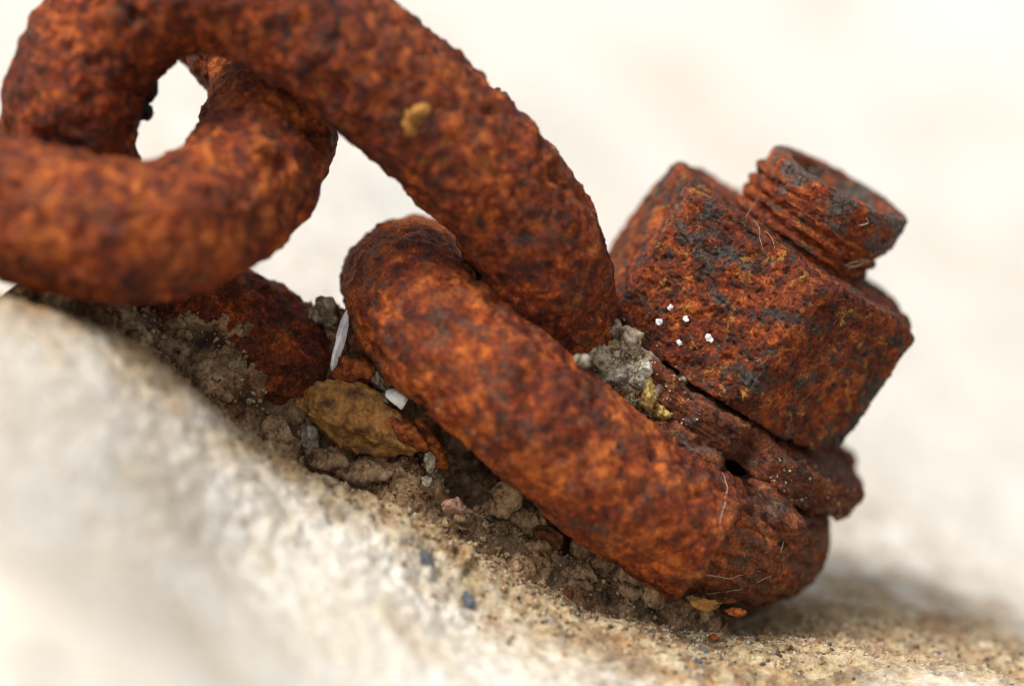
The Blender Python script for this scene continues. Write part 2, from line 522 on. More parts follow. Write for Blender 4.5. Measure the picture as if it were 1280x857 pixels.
def axis_samples(lo, a, b, hi, step, g1, g2):
    xs = list(np.arange(a, b + 1e-6, step))
    s, x = step, xs[-1]
    while x < hi:
        s *= g2
        x += s
        xs.append(x)
    s, x = step, xs[0]
    while x > lo:
        s *= g1
        x -= s
        xs.insert(0, x)
    return np.array(xs)


us = axis_samples(-430, -72, 82, 620, 0.42, 1.035, 1.035)
vs = axis_samples(-190, -26, 30, 1500, 0.30, 1.016, 1.022)
UU, VV = np.meshgrid(us, vs, indexing='ij')
UU, VV = UU.ravel(), VV.ravel()
H0 = rock_h(UU, VV)
pl = np.stack([UU, VV, H0], 1)
far = sstep(40, 260, VV)
near = sstep(-16, -60, VV)
fade = 1 - 0.75 * near
dh = (0.9 * (1 - 0.8 * near) * fbm(pl, 12, 3, 3) + (0.42 + 0.5 * np.exp(-((VV + 12) / 14) ** 2) * (UU < 10)) * ridged(pl, 4.5, 3, 9) * fade + 0.30 * fbm(pl, 1.7, 3, 21)) * (1 - 0.5 * far)
dh = dh + far * 7 * fbm(pl, 110, 3, 40)
d1, d2, cid = cells(pl, 1.15, 5)
dh = dh + (0.32 - d1) * 0.45 * (cid > 0.35) * (VV < 90) * (0.35 + 0.65 * sstep(-45, 0, UU))
HH = H0 + dh
q = UU[:, None] * U_ + VV[:, None] * V_ + HH[:, None] * N_
rock_me = make_mesh('rock_terrain', q, grid_faces(len(us), len(vs)))
crest_uv = (np.array([P(*c) for c in CREST + [(1040, 760, 8), (1120, 790, 14), (1200, 815, 16), (1290, 840, 14)]]) @ F3.T)[:, :2]
dd = np.full(len(UU), 1e9)
for a, b in zip(crest_uv[:-1], crest_uv[1:]):
    ab = b - a
    tt = np.clip(((UU - a[0]) * ab[0] + (VV - a[1]) * ab[1]) / (ab @ ab), 0, 1)
    dd = np.minimum(dd, np.hypot(UU - a[0] - tt * ab[0], VV - a[1] - tt * ab[1]))
wide = 11 + 12 * sstep(0, 60, UU) + 6 * sstep(0, -40, UU)
stain = np.exp(-(dd / wide) ** 2) * (0.85 + 0.25 * sstep(-60, -5, UU))
def on_rock(px, py, lift=0.0):
    lo, hi = -140.0, 900.0
    prev = None
    for d in np.concatenate([np.arange(-140, 60, 0.5), np.arange(60, 900, 4.0)]):
        u, vv, h = F3 @ P(px, py, d)
        g = h - rock_h(np.array([u]), np.array([vv]))[0]
        if g < lift:
            return d
    return 0.0


blot = 0.75 + 1.2 * noise(pl / 7.0, 160)
for px, py, a in ((1050, 715, 0.8), (1090, 738, 1.0), (1140, 752, 0.9), (1190, 772, 1.0), (1250, 792, 0.9), (1310, 812, 0.8), (1160, 722, 0.35), (1060, 770, 1.0),
                  (1250, 760, 0.3),
                  (1050, 690, 0.9), (1100, 712, 0.9), (1150, 732, 0.7), (1220, 758, 0.7)):
    uu, vv, _ = F3 @ P(px, py, on_rock(px, py))
    stain = np.maximum(stain, 1.15 * a * np.exp(-((UU - uu) / 12) ** 2 - ((VV - vv) / (9 + 0.7 * abs(vv))) ** 2) * blot)
attr(rock_me, 'stain', stain)
attr(rock_me, 'back_tone', sstep(20, 70, VV))  # where the back rock's colour is dimmed against the bright sun
obj('rock_terrain', rock_me, M_ROCK, label='pale sandy rock with an ochre stain along the crevice', kind='structure')

# ------------------------------------------------------------------ dirt packed in the crevice
dirt_ctrl = [
    (60, 420, -16), (130, 450, -12), (230, 520, -5), (330, 600, -4), (430, 630, -5), (520, 670, -5), (620, 718, -4), (700, 762, -4),
    (780, 784, -3), (870, 796, 1), (980, 800, 12),
    (250, 490, -2), (300, 505, -1), (350, 545, 0), (430, 575, -1), (540, 610, -1), (620, 650, 0), (690, 690, 0), (760, 730, 0),
    (830, 758, 1), (880, 768, 4),
    (150, 412, -9), (205, 440, -6), (262, 468, -2), (310, 470, 0), (370, 462, 3), (425, 425, 4), (470, 480, 3), (540, 560, 3), (590, 598, 5), (640, 630, 7), (760, 690, 12), (870, 740, 14),
    (90, 385, -12), (405, 388, 9), (480, 440, 12), (600, 570, 16), (760, 650, 24), (900, 720, 30),
    (200, 390, 22), (60, 340, 14), (330, 400, 26), (1000, 760, 30),
]
dirt_h = rbf(dirt_ctrl, 3.0, 0.02)
us2 = np.arange(-62, 50, 0.24)
vs2 = np.arange(-20, 34, 0.22)
U2, V2 = np.meshgrid(us2, vs2, indexing='ij')
U2, V2 = U2.ravel(), V2.ravel()
H2 = dirt_h(U2, V2)
p2 = np.stack([U2, V2, H2], 1)
d1, d2, cid = cells(p2, 2.6, 8)
e1, e2, eid = cells(p2, 0.9, 12)
c1, c2, ccid = cells(p2 + 0.5 * np.stack([noise(p2 / 1.5, 1), noise(p2 / 1.5, 2), noise(p2 / 1.5, 3)], 1), 4.6, 33)
H2 = (H2 + 0.8 * fbm(p2, 6, 3, 50) + (ccid - 0.4) * 2.0 * sstep(0.0, 0.10, c2 - c1) + (cid - 0.4) * 1.0 * sstep(0.0, 0.14, d2 - d1) + 0.30 * fbm(p2, 1.4, 3, 61)
      + (0.4 - e1) * 0.5 * (eid > 0.3))
for hx, hy, hd, rad, dep in ((578, 606, 3, 3.0, 8.0), (248, 480, -3, 2.6, 6.0), (690, 705, 3, 1.6, 3), (440, 570, 1, 1.5, 2.5),
                             (330, 520, 2, 1.6, 3.0), (385, 575, 0, 1.2, 2.5), (650, 690, 2, 1.3, 2.5)):
    hu, hv, _ = F3 @ P(hx, hy, hd)
    H2 = H2 - dep * np.exp(-(((U2 - hu) ** 2 + (V2 - hv) ** 2) / rad ** 2) ** 2)
edge = np.minimum(np.minimum(U2 + 62, 50 - U2) / 6, np.minimum(V2 + 20, 34 - V2) / 4)
H2 = H2 - 9 * (1 - sstep(0, 1, edge))
q2 = U2[:, None] * U_ + V2[:, None] * V_ + H2[:, None] * N_
dirt_me = make_mesh('packed_dirt', q2, grid_faces(len(us2), len(vs2)))
attr(dirt_me, 'clod', 0.6 * ccid + 0.4 * cid)
obj('packed_dirt', dirt_me, M_DIRT,
    label='dark crumbly dirt packed in the crevice under the chain', kind='stuff')


# ------------------------------------------------------------------ chain links
def spline_closed(pts, n):
    pts = np.asarray(pts, float)
    m = len(pts)
    seg = np.linalg.norm(np.roll(pts, -1, 0) - pts, axis=1) ** 0.5
    out = []
    for k in range(m):
        p0, p1, p2_, p3 = pts[k - 1], pts[k], pts[(k + 1) % m], pts[(k + 2) % m]
        t0, t1 = 0.0, seg[k - 1]
        t2 = t1 + seg[k]
        t3 = t2 + seg[(k + 1) % m]
        for s in np.linspace(0, 1, 40, endpoint=False):
            t = t1 + s * (t2 - t1)
            a1 = (t1 - t) / (t1 - t0) * p0 + (t - t0) / (t1 - t0) * p1
            a2 = (t2 - t) / (t2 - t1) * p1 + (t - t1) / (t2 - t1) * p2_
            a3 = (t3 - t) / (t3 - t2) * p2_ + (t - t2) / (t3 - t2) * p3
            b1 = (t2 - t) / (t2 - t0) * a1 + (t - t0) / (t2 - t0) * a2
            b2 = (t3 - t) / (t3 - t1) * a2 + (t - t1) / (t3 - t1) * a3
            out.append((t2 - t) / (t2 - t1) * b1 + (t - t1) / (t2 - t1) * b2)
    out = np.array(out)
    L = np.concatenate([[0], np.cumsum(np.linalg.norm(np.roll(out, -1, 0) - out, axis=1))])
    ext = np.vstack([out, out[:1]])
    s = np.linspace(0, L[-1], n, endpoint=False)
    c = np.stack([np.interp(s, L, ext[:, j]) for j in range(3)], 1)
    ker = np.exp(-np.linspace(-2, 2, 25) ** 2)
    ker /= ker.sum()
    pad = np.vstack([c[-12:], c, c[:12]])
    return np.stack([np.convolve(pad[:, j], ker, 'valid') for j in range(3)], 1), L[-1]


def tube(pts, radius, step=0.36, squash=None):
    _, L = spline_closed(pts, 50)
    n = int(L / step)
    c, L = spline_closed(pts, n)
    tan = np.roll(c, -1, 0) - np.roll(c, 1, 0)
    tan /= np.linalg.norm(tan, axis=1, keepdims=True)
    nr = np.zeros((n, 3))
    v = np.array([0.2, -1.0, 0.3])
    for k in range(n):
        v = v - tan[k] * (v @ tan[k])
        v /= np.linalg.norm(v)
        nr[k] = v
    v0 = nr[-1] - tan[0] * (nr[-1] @ tan[0])
    b0 = np.cross(tan[0], nr[0])
    twist = math.atan2(v0 @ b0, v0 @ nr[0])
    bi = np.cross(tan, nr)
    m = int(2 * math.pi * radius / step)
    th = np.arange(m) * 2 * math.pi / m
    ang = th[None] - (np.arange(n) / n * twist)[:, None]
    r = radius if np.isscalar(radius) else radius
    v = c[:, None] + r * (np.cos(ang)[..., None] * nr[:, None] + np.sin(ang)[..., None] * bi[:, None])
    f = grid_faces(n, m, True, True)[:, ::-1]
    return v.reshape(-1, 3), f, np.repeat(c, m, 0)


def rust_relief(v, seed, lump=0.5, pit=0.45):
    d1, d2, cid = cells(v, 3.2, seed)
    d = lump * (0.7 * fbm(v, 19, 1, seed + 50) + 0.8 * fbm(v, 7.5, 2, seed) + 0.72 * fbm(v, 2.4, 4, seed + 3, 0.58))
    d += lump * (0.35 + 0.9 * sstep(-0.1, 0.4, noise(v / 13.0, seed + 61))) * (cid - 0.5) * sstep(0.02, 0.3, d2 - d1)                  # scabs of scale that lift and drop
    e1, e2, eid = cells(v, 1.3, seed + 2)
    d += (0.42 - e1) * 0.34 * (eid > 0.45) * lump * 1.4                          # blisters
    pits = sstep(0.30, 0.62, noise(v / 2.1, seed + 30))
    d -= pit * pits + 0.9 * sstep(0.38, 0.65, noise(v / 5.5, seed + 37))
    return d


def link(name, pts, radius, mat, seed, label, group, lump=0.5, pit=0.45, extra=None):
    pts = [P(*a) for a in pts]
    v, f, c = tube(pts, radius)
    n = normals(v, f)
    if np.mean(((v - c) * n).sum(1)) < 0:
        f = f[:, ::-1]
        n = -n
    v = v + n * rust_relief(v, seed, lump, pit)[:, None]
    if extra:
        v = extra(v, c, n)
    org = c.mean(0)
    me = make_mesh(name, v - org, f)
    if mat is M_LINK:         # its lower leg lies in the dirt
        attr(me, 'dust', 0.85 * sstep(-1, 5, v[:, 1]) * sstep(0, -8, v[:, 2]) * sstep(0, -8, v[:, 0]))
    else:
        attr(me, 'dust', sstep(-3, 5, (v - P(905, 650, -4)) @ np.array([0.86, 0.1, -0.5])))
    o = obj(name, me, mat, loc=org, label=label, cat='chain link', group=group)
    return o, org


LINK_A = [(85, 150, -12), (112, 70, -13), (170, 2, -14), (245, -26, -15), (325, -4, -15), (410, 47, -15), (472, 94, -14),
          (535, 148, -12), (592, 200, -10), (640, 255, -7), (672, 315, -4), (686, 385, 2), (688, 460, 11), (664, 540, 18), (600, 582, 21),
          (520, 562, 19), (440, 510, 14), (354, 454, 9), (274, 404, 8), (190, 345, 4), (118, 285, -2), (88, 220, -9)]
LINK_B = [(0, 260, -25), (100, 283, -26), (180, 290, -25), (250, 270, -20), (306, 224, -12), (338, 160, -3), (338, 85, 7),
          (270, 10, 11), (170, -70, 14), (20, -150, 14), (-150, -190, 8), (-290, -120, -4), (-340, 60, -14), (-280, 200, -20),
          (-140, 248, -24)]
LINK_C = [(508, 358, 7), (526, 392, -3), (572, 440, -8), (642, 496, -10), (708, 552, -9), (775, 606, -7), (838, 648, -3),
          (895, 676, 2), (942, 686, 9), (962, 664, 21), (935, 625, 31), (850, 565, 36), (740, 490, 36), (640, 420, 33), (560, 366, 24),
          (516, 350, 14)]

GRP = 'links of the rusty chain'


def loop_extra(v, c, n):
    # flaked crust round the top of the loop's bend
    top = sstep(4.5, 7.5, (v - c) @ np.array([0.0, 0.15, 1.0])) * sstep(14, 6, np.linalg.norm(v - P(512, 350, 9), axis=1))
    lay = np.abs(((v @ np.array([0.25, 0.85, 0.35])) / 1.1 + 0.6 * noise(v / 1.6, 77)) % 1.0 - 0.5)
    s_ = (v - P(912, 640, -4)) @ np.array([0.86, 0.1, -0.5]) + 1.3 * noise(v / 3.5, 79)
    foot = sstep(-0.5, 0.9, s_) * sstep(20, 6, v[:, 1])
    lip = np.exp(-((s_ + 0.9) / 1.1) ** 2) * sstep(8, 2, v[:, 1])
    ly = ((v @ N_) / 2.3 + 0.5 * noise(v / 4.5, 73)) % 1.0
    v = v + n * (-1.25 * foot + 0.5 * lip - 0.55 * foot * sstep(0.55, 0.9, ly) + 0.35 * foot * fbm(v, 1.6, 3, 74))[:, None]
    return v + n * (top * (0.9 * (0.5 - lay) - 0.15 + 0.3 * fbm(v, 0.9, 2, 71)))[:, None]


lA, orgA = link('chain_link', LINK_A, 8.75, M_LINK, 11,
                'big arched rusty link hooked down through the bolted link, its top cut by the frame', GRP, 0.55, 0.5)
lB, orgB = link('chain_link', LINK_B, 8.8, M_LINK_NEAR, 23,
                'blurred rusty link at the left edge, nearest the camera, curling up behind the arched link', GRP, 0.6, 0.35)
lC, orgC = link('chain_link', LINK_C, 8.8, M_LOOP, 37,
                'rusty link slanting down to the bolt and clamped under the washer', GRP, 0.5, 0.45, loop_extra)

# ------------------------------------------------------------------ nut, washer, bolt
_c, _s = math.cos(math.radians(2.0)), math.sin(math.radians(2.0))
U_, N_ = U_ * _c - N_ * _s, N_ * _c + U_ * _s          # the bolt leans a little further than the rock's normal
R_AX = Matrix((U_, V_, N_)).transposed()
NUT_H = 21.4
NUT_TOP = P(994, 301, 15.0)
APO = 18.7
FACE0 = math.radians(-107.0)


def hex_r(th, a=APO, p=70):
    s = 0
    for k in range(6):
        s = s + np.maximum(np.cos(th - FACE0 - k * math.pi / 3), 0) ** p
    return a / s ** (1.0 / p)


def smin(a, b, k):
    h = np.clip(0.5 + 0.5 * (b - a) / k, 0, 1)
    return b * (1 - h) + a * h - k * h * (1 - h)


def polar(profile, nth):
    """profile(th) gives rows of (r, z): a list of arrays"""
    th = np.arange(nth) * 2 * math.pi / nth
    rows = profile(th)
    v = np.stack([np.stack([r * np.cos(th), r * np.sin(th), z + 0 * th], 1) for r, z in rows], 1)
    f = grid_faces(nth, len(rows), True, False)
    return v.reshape(-1, 3), f


def nut_profile(th):
    hr = hex_r(th)
    rows = []
    for r in np.linspace(8, 17, 12):
        rows.append((np.minimum(r, hr) + 0 * th, 0.0))
    for z in np.linspace(0.0, NUT_H, 150):
        r = smin(hr, 18.6 + (NUT_H - z) * 2.0, 1.0)
        r = smin(r, 19.4 + z * 2.2, 1.0)
        rows.append((r, z))
    rt = rows[-1][0]
    for s in np.linspace(0.02, 1, 60):
        rows.append((rt * (1 - s) + 8.2 * s, NUT_H - 0.10 * (s > 0.05)))
    return rows


v, f = polar(nut_profile, 760)
n = normals(v, f)
d1, d2, cid = cells(v, 2.6, 3)
rel = 0.40 * fbm(v, 9, 2, 81) + 0.20 * fbm(v, 2.4, 5, 83, 0.62) + 0.13 * ridged(v, 1.1, 3, 85) - 0.13
rel += 0.22 * (cid - 0.5) * sstep(0.02, 0.22, d2 - d1)
rel -= 0.35 * sstep(0.35, 0.6, noise(v / 2.2, 88)) + 0.28 * sstep(0.3, 0.55, noise(v / 0.8, 89))
# rust has eaten hollows beside the edges
rel -= 0.9 * sstep(0.15, 0.7, noise(v / 6.5, 92)) * sstep(15, 21, np.hypot(v[:, 0], v[:, 1]))
v = v + n * rel[:, None]
obj('hex_nut', make_mesh('hex_nut', v, f), M_NUT, loc=NUT_TOP - N_ * NUT_H, rot=R_AX,
    label='large rusty hexagonal nut with pitted faces, screwed onto the bolt', cat='nut')

# washer: thick, rotten round plate
WT = 5.0


def washer_profile(th):
    cs = np.stack([np.cos(th) * 9, np.sin(th) * 9, 0 * th], 1)
    R = 25.6 + 0.9 * fbm(cs, 4.0, 3, 5) + 0.8 * np.cos(th - 0.15)
    rows = [(9.0 + (R - 9.0 - 0.5) * s, 0.0) for s in np.linspace(0, 1, 50)]
    for s in np.linspace(0, 1, 34):
        rows.append((R - 0.6 * (2 * s - 1) ** 4, s * WT))
    rows += [(R - 0.6 - (R - 9.6) * s, WT) for s in np.linspace(0, 1, 70)[1:]]
    return rows


v, f = polar(washer_profile, 640)
n = normals(v, f)
lay = ((v[:, 2] + 0.5 * noise(v / np.array([6.0, 6.0, 3.0]), 95)) / 1.0) % 1.0
edge_w = sstep(21, 24, np.hypot(v[:, 0], v[:, 1]))
rel = 0.5 * fbm(v, 6, 2, 96) + 0.36 * fbm(v, 2.0, 5, 97, 0.6) - 0.16 * edge_w * sstep(0.6, 0.95, lay) * sstep(-0.1, 0.3, noise(v / 7, 94))
d1, d2, cid = cells(v, 3.0, 31)
rel += 0.6 * (cid - 0.5) * sstep(0.02, 0.2, d2 - d1) - 0.45 * sstep(0.25, 0.6, noise(v / 2.6, 98))
v = v + n * rel[:, None]
# a bite rusted out of the rim at the front
th_ = np.arctan2(v[:, 1], v[:, 0])
bite = np.exp(-((th_ + 1.22) / 0.07) ** 2) * sstep(18, 24, np.hypot(v[:, 0], v[:, 1]))
v[:, :2] *= (1 - 0.12 * bite)[:, None]
v[:, 2] -= 0.8 * sstep(-1.2, -0.9, th_) * sstep(10, 25, np.hypot(v[:, 0], v[:, 1])) * (th_ < 0.3)
wash_c = NUT_TOP - N_ * (NUT_H + WT + 0.6) + V_ * 3.6 + U_ * 1.2
obj('round_washer', make_mesh('round_washer', v, f), M_WASHER, loc=wash_c, rot=R_AX,
    label='thick rotten round washer with a flaking rim, squeezed under the nut', cat='washer')

# bolt: threaded part and plain dished tip
bolt_org = NUT_TOP - N_ * 44 + U_ * 0.6
bolt = obj('anchor_bolt', None, None, loc=bolt_org, rot=R_AX,
           label='rusty threaded anchor bolt with a dished end sticking out of the nut', cat='bolt')
TH0 = 44.0
THREAD_Z1 = TH0 + 6.6


def thread_profile(th):
    rows = []
    for z in np.linspace(2, TH0 - 1.0, 80):
        rows.append((8.8 + 0 * th, z))
    for z in np.linspace(TH0 - 1.0, THREAD_Z1, 170):
        ph = (z / 1.85 - th / (2 * math.pi)) % 1.0
        saw = np.where(ph < 0.42, ph / 0.42, np.where(ph < 0.62, 1.0, (1 - ph) / 0.38))
        rows.append((9.75 + 0.75 * saw + 0.12 * np.cos(th - math.pi) + 0.12 * (z - TH0 - 3) / 3, z))
    rt, zt = rows[-1]
    rows += [(rt * (1 - s) + 2 * s, zt) for s in np.linspace(0.02, 1, 30)]
    return rows


v, f = polar(thread_profile, 560)
n = normals(v, f)
sv = v * np.array([1, 1, 2.8])
rel = 0.26 * fbm(sv, 4.0, 5, 101, 0.6) + 0.16 * fbm(v, 1.1, 3, 103) - 0.5 * sstep(0.2, 0.6, noise(sv / 3.4, 105))
v = v + n * rel[:, None]
v[:, 0] -= 0.15 * sstep(TH0 - 1, TH0 + 1, v[:, 2])
obj('threaded_shank', make_mesh('threaded_shank', v, f), M_STUD, parent=bolt)

TIP_H = 5.4


def tip_profile(th):
    R = 10.5
    rows = [(6 + (R - 6.5) * s, 0.0) for s in np.linspace(0, 1, 14)]
    for s in np.linspace(0, 1, 60):
        z = s * TIP_H
        r = R - 0.4 * sstep(0.25, 0.0, s) - 0.4 * sstep(0.88, 1.0, s) ** 2
        rows.append((r + 0 * th, z))
    for s in np.linspace(0, 1, 70)[1:]:
        r = (R - 0.4) * (1 - s) + 0.05 * s
        rows.append((r + 0 * th, TIP_H - 1.9 * sstep(R - 2.4, R - 4.4, r)))
    return rows


v, f = polar(tip_profile, 560)
n = normals(v, f)
rel = 0.10 * fbm(v, 5, 3, 111) + 0.12 * fbm(v * np.array([1, 1, 1.6]), 1.6, 4, 112, 0.6) - 0.15 * sstep(0.25, 0.6, noise(v / 2.6, 113))
rel -= 0.2 * sstep(0.3, 0.6, noise(v / 0.9, 117))
v = v + n * rel[:, None]
obj('dished_tip', make_mesh('dished_tip', v, f), M_TIP, parent=bolt, loc=(0.55, 0.0, TH0 + 4.8),
    rot=Matrix.Rotation(math.radians(-5), 3, 'Y') @ Matrix.Rotation(math.radians(4.0), 3, 'X'))


# ------------------------------------------------------------------ ray helper: where does the eye first meet the things built so far
def hit(px, py, names):
    best = None
    o_ = Vector((0, -DIST * MM, 0))
    dr = (Vector([c * MM for c in P(px, py, 0)]) - o_).normalized()
    for ob in bpy.data.objects:
        if ob.type == 'MESH' and ob.name.split('.')[0] in names:
            M = ob.matrix_basis if ob.parent is None else ob.parent.matrix_basis @ ob.matrix_basis
            Mi = M.inverted()
            ok, loc, nor, _ = ob.ray_cast(Mi @ o_, (Mi.to_3x3() @ dr).normalized())
            if ok:
                w = M @ loc
                if best is None or w.y < best[0].y:
                    best = (w, (M.to_3x3() @ nor).normalized(), ob)
    return best


def seat(px, py, d, names=('packed_dirt', 'chain_link', 'grit_heap', 'round_washer', 'hex_nut')):
    """depth at which a crumb of that pixel rests on what is behind it"""
    bpy.context.view_layer.update()
    b = hit(px, py, names)
    return d if b is None else b[0].y / MM - 0.2


# ------------------------------------------------------------------ crumbs, flakes and chips
def ico(sub):
    bm = bmesh.new()
    bmesh.ops.create_icosphere(bm, subdivisions=sub, radius=1.0)
    bm.verts.ensure_lookup_table()
    v = np.array([p.co for p in bm.verts])
    f = np.array([[p.index for p in q.verts] for q in bm.faces])
    bm.free()
    return v, f


ICO = {k: ico(k) for k in (1, 3, 4, 5)}


def chip_mesh(name, size, seed, sub=4, cuts=9, rough=0.13, round_=0.0, taper=0.0):
    v, f = ICO[sub]
    rs = np.random.RandomState(seed)
    v = v.copy()
    for _ in range(cuts):
        nn = rs.normal(size=3)
        nn /= np.linalg.norm(nn)
        d = rs.uniform(0.5, 0.85) + round_
        v -= np.maximum(v @ nn - d, 0)[:, None] * nn
    v = v / np.abs(v).max(0)
    size = np.asarray(size, float)
    v[:, 2] *= 1 - taper * v[:, 0] ** 2
    v[:, 2] += 0.12 * np.sin(v[:, 0] * 2.3 + seed)
    v = v * size
    n = normals(v, f)
    m = size.min()
    k = min(m, 2.5)
    d1, d2, cid = cells(v, 0.9 * k, seed)
    rel = rough * k * (1.1 * fbm(v, 1.6 * m, 2, seed) + 0.9 * fbm(v, 0.55 * m, 4, seed + 5, 0.6) + 0.8 * ridged(v, 0.8 * m, 2, seed + 9)
                       + 1.5 * (cid - 0.5) * sstep(0.0, 0.2, d2 - d1) - 0.3)
    rel += min(1.0, rough / 0.1) * (0.085 * fbm(v, 0.7, 3, seed + 3, 0.65) - 0.10 * sstep(0.25, 0.6, noise(v / 0.55, seed + 4)))
    return make_mesh(name, v + n * rel[:, None], f)


def chip(name, px, py, d, w, h, t, ang, mat, seed, label, cat, group=None, yaw=0.0, parent=None, porg=None, **kw):
    """w, h in photograph pixels, t depth thickness in mm, ang clockwise as seen"""
    k = (DIST + d) / DIST / PXMM / 2
    me = chip_mesh(name, (w * k, t / 2, h * k), seed, **kw)
    rot = Matrix.Rotation(math.radians(ang), 3, 'Y') @ Matrix.Rotation(math.radians(yaw), 3, 'Z')
    loc = P(px, py, d)
    if parent is not None:
        return obj(name, me, mat, parent=parent, loc=loc - porg, rot=rot)
    return obj(name, me, mat, loc=loc, rot=rot, label=label, cat=cat, group=group)


G1 = 'crumbs lodged in the crevice'
G2 = 'tan clay plates under the slanting link'
G3 = 'crumbs heaped between arched link and nut'
G4 = 'white specks on the nut'
chip('rust_flake', 442, 522, -2.5, 176, 80, 5.0, 22, M_OCHRE, 3, 'large ochre flake lying slanted in the crevice', 'flake', sub=5, cuts=5, rough=0.13, taper=0.6)
chip('rust_flake', 538, 560, -1.5, 86, 26, 3.0, 62, M_SCAB, 8, 'narrow orange flake upright beside the right tip of the large ochre flake', 'flake', cuts=6)
chip('rust_flake', 512, 540, -3.0, 70, 26, 3.0, 44, M_SCAB, 18, 'slim orange-brown flake on the right end of the large ochre flake', 'flake', cuts=6)
chip('clay_lump', 352, 546, -1.5, 48, 66, 4.5, -14, M_TAN, 4, 'tan lump standing left of the large ochre flake', 'lump', G1, cuts=10)
chip('clay_lump', 410, 578, -3.0, 58, 36, 4.0, 12, M_TAN2, 5, 'brown lump below the left end of the large ochre flake', 'lump', G1)
chip('clay_lump', 455, 592, -3.2, 70, 34, 3.6, 14, M_TAN2, 25, 'wide brown lump tucked under the middle of the ochre flake', 'lump', G1)
chip('stone_chip', 386, 546, -1.0, 26, 42, 3.0, -12, M_GREY, 6, 'small grey chip between the tan lump and the ochre flake', 'chip', G1)
chip('rust_crumb', 442, 464, -0.5, 54, 36, 4.0, 16, M_SCAB, 7, 'bright orange crumb below the white shell splinter', 'crumb', G1, rough=0.16)
chip('rust_crumb', 449, 428, 0.5, 32, 34, 3.5, 30, M_BROWN, 9, 'reddish brown crumb just right of the white shell splinter', 'crumb', G1, rough=0.15)
chip('rust_crumb', 464, 444, 1.0, 22, 34, 3.0, -20, M_BROWN, 10, 'small brown crumb against the slanting link above the orange crumb', 'crumb', G1)
chip('rust_crumb', 425, 480, 0.0, 36, 26, 3.0, 10, M_BROWN, 59, 'dull brown crumb under the foot of the shell splinter', 'crumb', G1)
chip('stone_chip', 474, 474, 0.0, 20, 42, 2.6, -36, M_MORTAR, 11, 'grey sliver leaning on the link right of the orange crumb', 'chip', G1)
chip('stone_chip', 462, 492, -0.5, 30, 24, 2.6, 20, M_BROWN, 60, 'brown chip between ochre flake and white shell chip', 'chip', G1)
chip('stone_chip', 478, 500, -1.5, 18, 20, 2.2, 20, M_MORTAR, 61, 'tiny grey chip touching the left of the white shell chip', 'chip', G1)
chip('mortar_lump', 410, 386, 5.0, 28, 44, 5.0, -24, M_MORTAR, 12, 'grey mortar lump wedged left of the bolted link\'s top bend', 'mortar', rough=0.2)
chip('mortar_lump', 394, 398, 5.0, 24, 26, 4.0, 10, M_MORTAR, 62, 'smaller grey mortar lump left of the wedged one', 'mortar', rough=0.2)
chip('shell_splinter', 425, 426, -1.5, 13, 80, 1.4, 13, M_SHELL, 13, 'long white shell splinter standing beside the slanting link', 'shell', cuts=4, rough=0.05)
chip('shell_chip', 496, 498, -3.0, 32, 21, 1.6, 40, M_SHELL, 14, 'oval white shell chip on the top edge of the ochre flake', 'shell', cuts=3, rough=0.05, round_=0.1)
chip('lime_bead', 589, 327, 1.5, 11, 13, 1.2, 0, M_SHELL, 15, 'tiny white bead in the gap where two links cross', 'bead', sub=3, cuts=3, rough=0.05)
chip('stone_chip', 537, 578, -4.0, 15, 26, 1.8, 8, M_GREY, 16, 'pale grey chip below the upright orange flake', 'chip', G1)
chip('stone_chip', 535, 602, -4.0, 17, 16, 1.8, 0, M_GREY, 17, 'pale grey chip lying lowest of the two under the orange flake', 'chip', G1)
chip('stone_crumb', 567, 633, -6.0, 30, 22, 3.0, 20, M_PINK, 19, 'pinkish crumb on the crest of the rock', 'crumb', G1)
chip('lime_ring', 308, 496, 0.5, 20, 17, 1.2, 10, M_WHITE, 20, 'whitish crusty spot on the dirt in the left of the crevice', 'lime spot', sub=3, rough=0.3)

for px, py, d, w, h, ang, mat, seed, lab in (
        (631, 628, -2.0, 40, 48, -20, M_TAN, 31, 'flat tan plate beside the dark hollow, highest under the slanting link'),
        (612, 640, -1.0, 26, 34, 10, M_TAN2, 32, 'brown clay bit at the left of the highest tan plate'),
        (652, 652, -1.5, 40, 34, 30, M_TAN2, 33, 'brown clay bit right below the highest tan plate'),
        (674, 655, -1.5, 24, 30, 0, M_TAN, 34, 'small tan plate against the link, right of the highest plate'),
        (683, 670, -2.5, 40, 24, 20, M_BROWN, 35, 'reddish rust piece in the middle of the clay plates'),
        (668, 683, -3.0, 34, 22, 24, M_TAN2, 36, 'brown lump below the reddish rust piece'),
        (728, 686, -0.5, 48, 44, -12, M_TAN2, 37, 'wide brown plate tight under the slanting link'),
        (752, 705, -1.0, 32, 42, 30, M_TAN2, 38, 'brown plate right of the wide brown plate'),
        (726, 716, -2.5, 40, 26, 24, M_TAN2, 39, 'brown lump under the wide brown plate'),
        (786, 722, -1.5, 44, 24, 22, M_TAN, 40, 'long tan plate above the two round tan lumps'),
        (792, 706, -0.5, 24, 18, 10, M_TAN, 63, 'small tan plate tucked under the link, above the long plate'),
        (781, 740, -2.5, 38, 26, 14, M_TAN, 41, 'tan lump lying left of the largest round one'),
        (815, 740, -3.0, 32, 40, -8, M_TAN, 42, 'largest round tan lump under the link, near the bolt')):
    d = min(max(seat(px, py, d, ('packed_dirt',)), d - 3), d + 3)
    chip('clay_plate', px, py, d, w * 1.15, h * 1.15, 2.6, ang, mat, seed, lab, 'clay piece', G2, cuts=11, rough=0.16)
chip('rust_flake', 882, 752, -4.5, 46, 20, 2.6, 16, M_OCHRE, 43, 'small ochre flake under the foot of the slanting link', 'flake')
